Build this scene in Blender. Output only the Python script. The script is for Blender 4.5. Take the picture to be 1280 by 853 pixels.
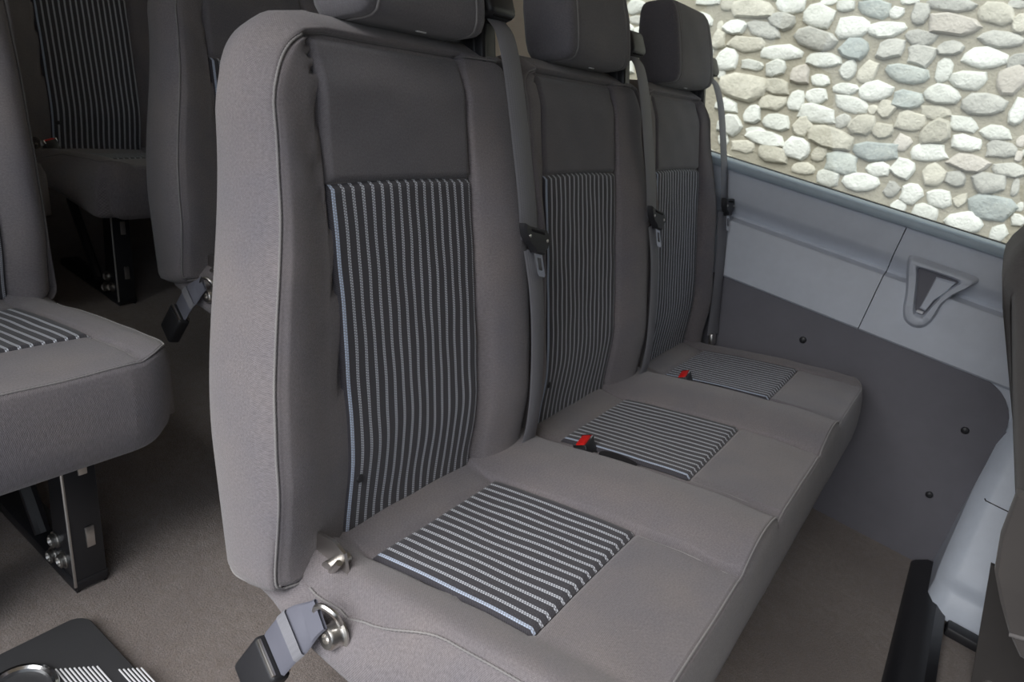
import bpy, bmesh, math, random
from mathutils import Vector, Matrix

for o in list(bpy.data.objects): bpy.data.objects.remove(o)
SC = bpy.context.scene
COL = SC.collection
random.seed(7)

# ------------------------------------------------------------------ camera, world, exposure
cam_d = bpy.data.cameras.new('camera')
cam_d.sensor_fit = 'HORIZONTAL'; cam_d.sensor_width = 36.0
cam_d.lens = 900.0 * 36.0 / 1280.0
cam_d.dof.use_dof = True; cam_d.dof.focus_distance = 0.95; cam_d.dof.aperture_fstop = 11.0
cam_d.clip_start = 0.02; cam_d.clip_end = 200
cam = bpy.data.objects.new('camera', cam_d); COL.objects.link(cam)
RIGHT = Vector((0.79575, 0.55723, 0.23723)); UP = Vector((-0.40894, 0.20545, 0.88913)); FWD = Vector((-0.44671, 0.80454, -0.39136))
cam.matrix_world = Matrix(((RIGHT.x, UP.x, -FWD.x, 0.40986), (RIGHT.y, UP.y, -FWD.y, -0.54212), (RIGHT.z, UP.z, -FWD.z, 0.90690), (0, 0, 0, 1)))
SC.camera = cam

w = bpy.data.worlds.new('overcast_sky'); SC.world = w; w.use_nodes = True
bgn = w.node_tree.nodes['Background']
bgn.inputs['Color'].default_value = (0.84, 0.915, 1.0, 1); bgn.inputs['Strength'].default_value = 0.55
sun_d = bpy.data.lights.new('soft_sun', 'SUN'); sun_d.energy = 1.75; sun_d.angle = math.radians(55); sun_d.color = (1.0, 0.975, 0.95)
sun = bpy.data.objects.new('soft_sun', sun_d); COL.objects.link(sun)
sun.rotation_euler = Vector((-0.25, -1.0, 1.05)).to_track_quat('Z', 'Y').to_euler()
SC.view_settings.view_transform = 'Standard'; SC.view_settings.look = 'None'
SC.view_settings.gamma = 1.0; SC.view_settings.use_curve_mapping = False
SC.view_settings.exposure = 1.25

# ------------------------------------------------------------------ material helpers
def lin(r, g, b):
    f = lambda c: (c / 255 / 12.92) if c / 255 <= 0.04045 else ((c / 255 + 0.055) / 1.055) ** 2.4
    return (f(r), f(g), f(b), 1)
class NT:
    def __init__(self, name):
        self.m = bpy.data.materials.new(name); self.m.use_nodes = True
        self.t = self.m.node_tree; self.p = self.t.nodes['Principled BSDF']
    def n(self, typ, **kw):
        nd = self.t.nodes.new(typ)
        for k, v in kw.items(): setattr(nd, k, v)
        return nd
    def l(self, a, b): self.t.links.new(a, b)
    def val(self, sock, x):
        if hasattr(x, 'is_output'): self.l(x, sock)
        else: sock.default_value = x
    def math(self, op, a, b=0.0, c=None):
        nd = self.n('ShaderNodeMath', operation=op); self.val(nd.inputs[0], a); self.val(nd.inputs[1], b)
        if c is not None: self.val(nd.inputs[2], c)
        return nd.outputs[0]
    def mix(self, fac, a, b):
        nd = self.n('ShaderNodeMix', data_type='RGBA'); self.val(nd.inputs[0], fac); self.val(nd.inputs[6], a); self.val(nd.inputs[7], b)
        return nd.outputs[2]
    def noise(self, vec, scale, detail=2.0, rough=0.5):
        nd = self.n('ShaderNodeTexNoise'); self.l(vec, nd.inputs['Vector'])
        nd.inputs['Scale'].default_value = scale; nd.inputs['Detail'].default_value = detail; nd.inputs['Roughness'].default_value = rough
        return nd.outputs['Fac']
    def ramp(self, fac, lo, hi):
        nd = self.n('ShaderNodeMapRange'); nd.clamp = True; self.l(fac, nd.inputs[0])
        nd.inputs[1].default_value = lo; nd.inputs[2].default_value = hi
        return nd.outputs[0]
    def bump(self, h, strength=0.3, dist=0.001):
        nd = self.n('ShaderNodeBump'); nd.inputs['Strength'].default_value = strength; nd.inputs['Distance'].default_value = dist
        self.l(h, nd.inputs['Height']); self.l(nd.outputs[0], self.p.inputs['Normal'])
    def obj(self): return self.n('ShaderNodeTexCoord').outputs['Object']
    def uv(self): return self.n('ShaderNodeTexCoord').outputs['UV']
    def done(self, color=None, rough=0.5, metal=0.0, spec=None, sheen=0.0):
        if color is not None: self.val(self.p.inputs['Base Color'], color)
        self.p.inputs['Roughness'].default_value = rough; self.p.inputs['Metallic'].default_value = metal
        if spec is not None: self.p.inputs['Specular IOR Level'].default_value = spec
        if sheen: self.p.inputs['Sheen Weight'].default_value = sheen; self.p.inputs['Sheen Roughness'].default_value = 0.5
        return self.m

def weave(T, scale=1.0):
    s = T.n('ShaderNodeSeparateXYZ'); T.l(T.uv(), s.inputs[0])
    k = 2 * math.pi / (0.0019 * scale)
    a = T.math('SINE', T.math('MULTIPLY', s.outputs[0], k)); b = T.math('SINE', T.math('MULTIPLY', s.outputs[1], k))
    return T.math('MULTIPLY', a, b), s

def fabric_plain(name, col, col2, bumpd=0.0006):
    T = NT(name); wv, s = weave(T)
    big = T.noise(T.obj(), 7.0, 4.0, 0.6); fine = T.noise(T.uv(), 420.0, 2.0)
    c = T.mix(T.ramp(big, 0.35, 0.7), col, col2)
    dk = T.math('MULTIPLY_ADD', wv, 0.28, T.math('MULTIPLY_ADD', fine, 0.70, 0.65))
    v = T.n('ShaderNodeVectorMath', operation='SCALE'); T.l(c, v.inputs[0]); T.l(dk, v.inputs['Scale'])
    T.bump(T.math('ADD', wv, T.math('MULTIPLY', fine, 1.5)), 0.35, bumpd)
    return T.done(v.outputs[0], 0.92, 0, 0.15, 0.25)

def fabric_striped(name, pitch=0.0152):
    T = NT(name); s = T.n('ShaderNodeSeparateXYZ'); T.l(T.uv(), s.inputs[0])
    u, v = s.outputs[0], s.outputs[1]
    f = T.math('FRACT', T.math('DIVIDE', T.math('ADD', u, 0.0011), pitch))
    d = T.math('ABSOLUTE', T.math('SUBTRACT', f, 0.5))                       # 0 on the line's centre
    line = T.math('LESS_THAN', d, 0.15)
    core = T.math('LESS_THAN', d, 0.028)
    dash = T.math('SINE', T.math('MULTIPLY_ADD', v, 2 * math.pi / 0.0032, T.math('MULTIPLY', T.math('SIGN', T.math('SUBTRACT', f, 0.5)), 1.2)))
    dash = T.ramp(dash, -0.7, 0.4)
    m = T.math('MULTIPLY', line, T.math('MULTIPLY_ADD', dash, 0.72, 0.28))
    m = T.math('MULTIPLY', m, T.math('SUBTRACT', 1.0, T.math('MULTIPLY', core, 0.55)))
    wx = T.math('SINE', T.math('MULTIPLY', T.math('ADD', u, v), 2 * math.pi / 0.0024))
    base = T.mix(T.ramp(wx, -1, 1), lin(58, 57, 62), lin(82, 80, 86))
    c = T.mix(m, base, lin(218, 222, 232))
    blue = T.math('LESS_THAN', u, 0.010)
    c2 = T.mix(T.math('MULTIPLY', blue, m), c, lin(190, 204, 228))
    hh = T.math('ADD', T.math('MULTIPLY', m, 1.0), T.math('MULTIPLY', wx, 0.3))
    T.bump(hh, 0.5, 0.0007)
    return T.done(c2, 0.9, 0, 0.15, 0.2)

def plastic(name, col, rough=0.5, grain=0.0, spec=0.5):
    T = NT(name)
    if grain: T.bump(T.noise(T.obj(), 500.0, 2.0), grain, 0.0006)
    nz = T.noise(T.obj(), 14.0, 4.0, 0.65)
    c = T.mix(T.ramp(nz, 0.3, 0.75), col, tuple(x * 1.12 for x in col[:3]) + (1,))
    return T.done(c, rough, 0, spec)
def metal(name, col, rough):
    T = NT(name); T.bump(T.noise(T.obj(), 300.0, 3.0), 0.15, 0.0004)
    return T.done(col, rough, 1.0)

M = {}
M['fabric'] = fabric_plain('grey_upholstery', lin(117, 113, 118), lin(130, 123, 123))
M['fabric_smooth'] = fabric_plain('smooth_upholstery', lin(104, 102, 107), lin(115, 111, 114), 0.0004)
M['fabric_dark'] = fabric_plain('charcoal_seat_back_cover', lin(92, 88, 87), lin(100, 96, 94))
M['stripe'] = fabric_striped('striped_upholstery')
M['thread'] = fabric_plain('seam_thread', lin(122, 120, 122), lin(150, 146, 144))
def webbing():
    T = NT('belt_webbing'); s = T.n('ShaderNodeSeparateXYZ'); T.l(T.uv(), s.inputs[0])
    a = T.math('SINE', T.math('MULTIPLY', s.outputs[0], 2 * math.pi / 0.0055)); b = T.math('SINE', T.math('MULTIPLY', s.outputs[1], 2 * math.pi / 0.0016))
    k = T.math('MULTIPLY_ADD', T.math('MULTIPLY', a, b), 0.08, 1.0)
    v = T.n('ShaderNodeVectorMath', operation='SCALE'); v.inputs[0].default_value = lin(132, 132, 138)[:3]; T.l(k, v.inputs['Scale'])
    T.bump(T.math('ADD', b, a), 0.3, 0.0004)
    return T.done(v.outputs[0], 0.6, 0, 0.35)
M['web'] = webbing()
M['web_blue'] = plastic('anchor_webbing', lin(104, 105, 116), 0.55, 0.1, 0.4)
M['black'] = plastic('black_plastic', lin(42, 42, 45), 0.42, 0.15)
M['black_matte'] = plastic('dark_recess', lin(34, 33, 35), 0.8, 0.1, 0.2)
M['black_paint'] = plastic('black_painted_steel', lin(36, 36, 39), 0.3, 0.12)
M['panel_black'] = plastic('scuffed_black_plastic', lin(58, 58, 60), 0.45, 0.2)
M['dark_plastic'] = plastic('dark_brown_plastic', lin(74, 71, 70), 0.5, 0.2)
M['steel'] = metal('zinc_steel', lin(205, 202, 198), 0.32)
M['chrome'] = metal('polished_steel', lin(225, 226, 228), 0.15)
M['red'] = plastic('red_button', lin(215, 38, 34), 0.35)
M['trim'] = plastic('lavender_grey_trim', lin(202, 207, 217), 0.5, 0.1, 0.4)
M['trim_blue'] = plastic('blue_grey_trim', lin(205, 213, 226), 0.42, 0.08, 0.45)
M['sill'] = plastic('blue_grey_sill', lin(182, 196, 206), 0.45, 0.05)
M['dark_trim'] = plastic('charcoal_trim_panel', lin(112, 111, 118), 0.62, 0.35, 0.3)
M['cream'] = plastic('cream_headliner', lin(226, 211, 190), 0.85, 0.2, 0.2)
M['shell'] = plastic('grey_van_shell', lin(84, 84, 90), 0.7, 0.1)
M['rubber'] = plastic('black_rubber', lin(22, 22, 24), 0.6)
def carpet():
    T = NT('grey_brown_carpet'); o = T.obj()
    fine = T.noise(o, 340.0, 4.0, 0.8); mid = T.noise(o, 60.0, 4.0, 0.7); big = T.noise(o, 5.0, 4.0, 0.6)
    c = T.mix(T.ramp(big, 0.3, 0.7), lin(120, 110, 107), lin(148, 137, 131))
    c = T.mix(T.ramp(mid, 0.35, 0.75), c, lin(122, 110, 103))
    k = T.math('MULTIPLY_ADD', fine, 2.2, -0.05)
    v = T.n('ShaderNodeVectorMath', operation='SCALE'); T.l(c, v.inputs[0]); T.l(k, v.inputs['Scale'])
    speck = T.math('GREATER_THAN', T.noise(o, 330.0, 1.0), 0.775)
    c = T.mix(T.math('MULTIPLY', speck, 0.6), v.outputs[0], lin(195, 188, 180))
    T.bump(T.math('ADD', fine, T.math('MULTIPLY', mid, 0.8)), 0.8, 0.004)
    return T.done(c, 1.0, 0, 0.05, 0.3)
M['carpet'] = carpet()
def stone(name, a, b):
    T = NT(name); o = T.obj(); inf = T.n('ShaderNodeObjectInfo')
    n1 = T.noise(o, 18.0, 6.0, 0.7); n2 = T.noise(o, 70.0, 5.0, 0.7)
    c = T.mix(T.ramp(T.math('ADD', n1, T.math('MULTIPLY_ADD', inf.outputs['Random'], 0.3, -0.15)), 0.36, 0.64), a, b)
    c = T.mix(T.math('MULTIPLY', T.ramp(n2, 0.55, 0.8), 0.35), c, lin(150, 146, 138))
    T.bump(T.math('ADD', n1, T.math('MULTIPLY', n2, 0.5)), 0.6, 0.018)
    return T.done(c, 0.85, 0, 0.2)
M['sW'] = stone('white_stone', lin(200, 201, 192), lin(224, 225, 217))
M['sG'] = stone('grey_stone', lin(166, 165, 157), lin(192, 191, 182))
M['sB'] = stone('blue_grey_stone', lin(160, 166, 162), lin(192, 196, 188))
M['sT'] = stone('tan_stone', lin(178, 174, 159), lin(203, 199, 184))
M['sP'] = stone('pinkish_stone', lin(184, 178, 167), lin(206, 200, 190))
def mortar():
    T = NT('sandy_mortar'); o = T.obj(); n1 = T.noise(o, 6.0, 6.0, 0.7); n2 = T.noise(o, 60.0, 4.0, 0.7)
    c = T.mix(T.ramp(n1, 0.3, 0.7), lin(150, 145, 130), lin(168, 163, 147))
    T.bump(T.math('ADD', n1, n2), 0.6, 0.02)
    return T.done(c, 0.95, 0, 0.1)
M['mortar'] = mortar()
def glass():
    T = NT('window_glass'); t = T.t
    tr = T.n('ShaderNodeBsdfTransparent'); tr.inputs[0].default_value = (0.97, 0.985, 0.975, 1)
    gl = T.n('ShaderNodeBsdfGlossy'); gl.inputs['Roughness'].default_value = 0.02
    mx = T.n('ShaderNodeMixShader'); mx.inputs[0].default_value = 0.04
    T.l(tr.outputs[0], mx.inputs[1]); T.l(gl.outputs[0], mx.inputs[2])
    T.l(mx.outputs[0], t.nodes['Material Output'].inputs[0])
    return T.m
M['glass'] = glass()
T = NT('white_print'); M['white'] = T.done(lin(225, 225, 228), 0.5)
T = NT('gravel_ground'); gn = T.noise(T.obj(), 30.0, 5.0, 0.7)
M['gravel'] = T.done(T.mix(gn, lin(88, 86, 82), lin(118, 115, 110)), 0.95)

# ------------------------------------------------------------------ mesh helpers
def link(name, me, parent=None):
    o = bpy.data.objects.new(name, me); COL.objects.link(o)
    if parent: o.parent = parent
    return o
def mk(name, verts, faces, mat, parent=None, smooth=True, uvs=None, sharp=None):
    me = bpy.data.meshes.new(name)
    me.from_pydata([tuple(v) for v in verts], [], faces); me.materials.append(M[mat])
    if uvs:
        ul = me.uv_layers.new(name='UVMap')
        for poly, fu in zip(me.polygons, uvs):
            for li, c in zip(poly.loop_indices, fu): ul.data[li].uv = c
    for p in me.polygons: p.use_smooth = smooth
    if sharp is not None and smooth: me.set_sharp_from_angle(angle=math.radians(sharp))
    me.update()
    return link(name, me, parent)
def recalc(o):
    bm = bmesh.new(); bm.from_mesh(o.data); bmesh.ops.recalc_face_normals(bm, faces=bm.faces); bm.to_mesh(o.data); bm.free(); return o
class MB:
    """collects shapes into one mesh"""
    def __init__(s): s.v = []; s.f = []
    def add(s, v, f):
        k = len(s.v); s.v += [Vector(a) for a in v]; s.f += [tuple(i + k for i in q) for q in f]; return s
    def build(s, name, mat, parent=None, smooth=True, sharp=35):
        return recalc(mk(name, s.v, s.f, mat, parent, smooth, None, sharp))
    def rbox(s, c, size, r=0.003, rot=None, seg=2):
        bm = bmesh.new(); bmesh.ops.create_cube(bm, size=1.0)
        for v in bm.verts: v.co = Vector((v.co.x * size[0], v.co.y * size[1], v.co.z * size[2]))
        if r > 0: bmesh.ops.bevel(bm, geom=list(bm.edges), offset=min(r, min(size) * 0.49), segments=seg, affect='EDGES', profile=0.5)
        bm.verts.index_update()
        R = rot if rot is not None else Matrix.Identity(3)
        v = [R @ x.co + Vector(c) for x in bm.verts]; f = [tuple(x.index for x in q.verts) for q in bm.faces]; bm.free()
        return s.add(v, f)
    def tube(s, path, r, n=8, closed=False, cap=True):
        P = [Vector(p) for p in path]; N = len(P); rr = r if callable(r) else (lambda i: r)
        T = []
        for i in range(N):
            a = P[(i - 1) % N] if closed or i > 0 else P[i]; b = P[(i + 1) % N] if closed or i < N - 1 else P[i]
            T.append((b - a).normalized())
        nrm = T[0].orthogonal().normalized(); v = []; f = []
        for i in range(N):
            nrm = (nrm - T[i] * nrm.dot(T[i])).normalized(); bi = T[i].cross(nrm)
            for k in range(n):
                an = 2 * math.pi * k / n
                v.append(P[i] + (nrm * math.cos(an) + bi * math.sin(an)) * rr(i))
        for i in range(N if closed else N - 1):
            j = (i + 1) % N
            for k in range(n): f.append((i * n + k, i * n + (k + 1) % n, j * n + (k + 1) % n, j * n + k))
        if cap and not closed: f.append(tuple(range(n - 1, -1, -1))); f.append(tuple((N - 1) * n + k for k in range(n)))
        return s.add(v, f)
    def lathe(s, origin, axis, prof, n=20):
        a = Vector(axis).normalized(); x = a.orthogonal().normalized(); y = a.cross(x); o = Vector(origin); v = []; f = []
        for (r, t) in prof:
            for k in range(n):
                an = 2 * math.pi * k / n; v.append(o + a * t + (x * math.cos(an) + y * math.sin(an)) * r)
        for i in range(len(prof) - 1):
            for k in range(n): f.append((i * n + k, i * n + (k + 1) % n, (i + 1) * n + (k + 1) % n, (i + 1) * n + k))
        f.append(tuple(range(n))); f.append(tuple((len(prof) - 1) * n + k for k in range(n)))
        return s.add(v, f)
    def prism(s, pts, o, ax, ay, az, t0, t1, bevel=0.0):
        """2D outline pts swept along az from t0 to t1, with a small chamfer at the t1 end"""
        o, ax, ay, az = Vector(o), Vector(ax), Vector(ay), Vector(az); n = len(pts)
        cx = sum(p[0] for p in pts) / n; cy = sum(p[1] for p in pts) / n
        def ring(t, sh): 
            out = []
            for (x, y) in pts:
                d = math.hypot(x - cx, y - cy) or 1; k = max(0, 1 - sh / d)
                out.append(o + ax * (cx + (x - cx) * k) + ay * (cy + (y - cy) * k) + az * t)
            return out
        sg = 1 if t1 > t0 else -1
        R = [ring(t0, 0), ring(t1 - sg * bevel, 0), ring(t1, bevel)] if bevel else [ring(t0, 0), ring(t1, 0)]
        v = [q for r in R for q in r]; f = []
        for i in range(len(R) - 1):
            for k in range(n): f.append((i * n + k, i * n + (k + 1) % n, (i + 1) * n + (k + 1) % n, (i + 1) * n + k))
        f.append(tuple(range(n))); f.append(tuple((len(R) - 1) * n + k for k in range(n)))
        return s.add(v, f)
    def frame(s, outer, inner, o, ax, ay, az, t0, t1):
        """plate with a hole: outer and inner outlines with equal point counts"""
        o, ax, ay, az = Vector(o), Vector(ax), Vector(ay), Vector(az); n = len(outer)
        L = [[o + ax * x + ay * y + az * t for (x, y) in q] for q, t in ((outer, t0), (outer, t1), (inner, t1), (inner, t0))]
        v = [q for r in L for q in r]; f = []
        for i in range(4):
            j = (i + 1) % 4
            for k in range(n): f.append((i * n + k, i * n + (k + 1) % n, j * n + (k + 1) % n, j * n + k))
        return s.add(v, f)
def spline(pts, n):
    """Catmull-Rom through pts, n samples a span"""
    P = [Vector(p) for p in pts]; out = []
    for i in range(len(P) - 1):
        a = P[i - 1] if i else P[0] * 2 - P[1]; b, c = P[i], P[i + 1]; d = P[i + 2] if i + 2 < len(P) else P[-1] * 2 - P[-2]
        for k in range(n):
            t = k / n
            out.append(0.5 * ((2 * b) + (c - a) * t + (2 * a - 5 * b + 4 * c - d) * t * t + (3 * b - a - 3 * c + d) * t ** 3))
    out.append(P[-1]); return out
def ribbon(name, path, wdirs, width, thick, mat, parent):
    """flat strap: path points, a width direction for each point"""
    n = len(path); v = []; f = []; uv = []; s = 0; S = []
    for i in range(n):
        if i: s += (path[i] - path[i - 1]).length
        S.append(s)
        t = (path[min(i + 1, n - 1)] - path[max(i - 1, 0)]).normalized()
        wd = wdirs[i]; wd = (wd - t * wd.dot(t)).normalized(); nm = t.cross(wd); W = width(i) if callable(width) else width
        for (a, b) in ((-.5, 0), (-.45, .5), (.45, .5), (.5, 0), (.45, -.5), (-.45, -.5)): v.append(path[i] + wd * a * W + nm * b * thick)
    U = (0, .05, .95, 1, .95, .05, 0)
    for i in range(n - 1):
        for k in range(6):
            f.append((i * 6 + k, i * 6 + (k + 1) % 6, i * 6 + 6 + (k + 1) % 6, i * 6 + 6 + k))
            uv.append([(U[k] * .046, S[i]), (U[k + 1] * .046, S[i]), (U[k + 1] * .046, S[i + 1]), (U[k] * .046, S[i + 1])])
    return mk(name, v, f, mat, parent, True, uv, 50)
def pad(name, cols, rows, uL, uR, zf, rings, mapf, mat, parent):
    """upholstered pad: a front grid (cols are fractions 0..1, rows are h values) with relief zf, then rings
    (outset, depth) swept round its outline and a closed back; returns object and outline points"""
    nu, nh = len(cols), len(rows); v2 = []; V = []; F = []; UV = []
    for h in rows:
        a, b = uL(h), uR(h)
        for c in cols:
            u = a + (b - a) * c; v2.append((u, h)); V.append(mapf(u, h, zf(u, h)))
    for j in range(nh - 1):
        for i in range(nu - 1):
            q = (j * nu + i, j * nu + i + 1, (j + 1) * nu + i + 1, (j + 1) * nu + i)
            F.append(q); UV.append([v2[k] for k in q])
    loop = list(range(nu)) + [j * nu + nu - 1 for j in range(1, nh)] + [(nh - 1) * nu + i for i in range(nu - 2, -1, -1)] + [j * nu for j in range(nh - 2, 0, -1)]
    n = len(loop); nor = []; S = [0]
    for k in range(n):
        a = v2[loop[k - 2]]; b = v2[loop[(k + 2) % n]]; tx, ty = b[0] - a[0], b[1] - a[1]; L = math.hypot(tx, ty) or 1
        nor.append((ty / L, -tx / L)); c0, c1 = v2[loop[k]], v2[loop[(k + 1) % n]]; S.append(S[-1] + math.hypot(c1[0] - c0[0], c1[1] - c0[1]))
    prev = loop; acc = 0
    for ri, (o, d) in enumerate(rings):
        cur = []
        for k in range(n):
            u, h = v2[loop[k]]; nx, ny = nor[k]
            oo = o(u, h, nx, ny) if callable(o) else o; dd = d(u, h, nx, ny) if callable(d) else d + zf(u, h) * max(0, 1 - ri / 3)
            cur.append(len(V)); V.append(mapf(u + nx * oo, h + ny * oo, dd))
        step = (V[cur[0]] - V[prev[0]]).length
        for k in range(n):
            m = (k + 1) % n
            F.append((prev[k], cur[k], cur[m], prev[m])); UV.append([(S[k], acc), (S[k], acc + step), (S[k + 1], acc + step), (S[k + 1], acc)])
        prev = cur; acc += step
    c = sum((V[k] for k in prev), Vector()) / n; V.append(c); ci = len(V) - 1
    for k in range(n):
        F.append((prev[k], ci, prev[(k + 1) % n])); UV.append([(S[k], 0), (0, .3), (S[k + 1], 0)])
    o = mk(name, V, F, mat, parent, True, UV)
    return o, [(v2[k], nor[i]) for i, k in enumerate(loop)]
def panel(name, u0, u1, h0, h1, nu, nh, zf, mapf, mat, parent, edge=0.006, drop=0.006, bow=None):
    """thin fabric panel laid over a pad: its rim dips into the seam"""
    V = []; F = []; UV = []; Q = []
    for j in range(nh + 1):
        for i in range(nu + 1):
            fu = 0.5 - 0.5 * math.cos(math.pi * i / nu) if False else i / nu; fh = j / nh
            u = u0 + (u1 - u0) * fu; h = h0 + (h1 - h0) * fh
            if bow: u, h = bow(u, h, fu, fh)
            e = min(fu * (u1 - u0), (1 - fu) * (u1 - u0), fh * (h1 - h0), (1 - fh) * (h1 - h0)); t = min(1, e / edge)
            V.append(mapf(u, h, zf(u, h) - drop * (1 - t) ** 2)); Q.append((fu * (u1 - u0), fh * (h1 - h0)))
    w_ = nu + 1
    for j in range(nh):
        for i in range(nu):
            q = (j * w_ + i, j * w_ + i + 1, (j + 1) * w_ + i + 1, (j + 1) * w_ + i); F.append(q); UV.append([Q[k] for k in q])
    return mk(name, V, F, mat, parent, True, UV)
def tag(o, label=None, cat=None, group=None, kind=None):
    if label: o['label'] = label
    if cat: o['category'] = cat
    if group: o['group'] = group
    if kind: o['kind'] = kind
    return o
def empty(name, loc=(0, 0, 0)):
    o = bpy.data.objects.new(name, None); COL.objects.link(o); o.location = loc; o.empty_display_size = 0.05; return o
def ss(a, b, x):
    t = max(0.0, min(1.0, (x - a) / (b - a))); return t * t * (3 - 2 * t)
def hump(t, p=1.0): return math.sin(math.pi * max(0.0, min(1.0, t))) ** p
def gr(x, c, wd): return math.exp(-((x - c) / wd) ** 2)
def wob(a, b, s=1.0):
    return math.sin(a * 31 * s + 1.3) * math.sin(b * 27 * s + .4) * .5 + math.sin(a * 67 * s + b * 53 * s) * .3 + math.sin(b * 91 * s - a * 41 * s + 2) * .2
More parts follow.
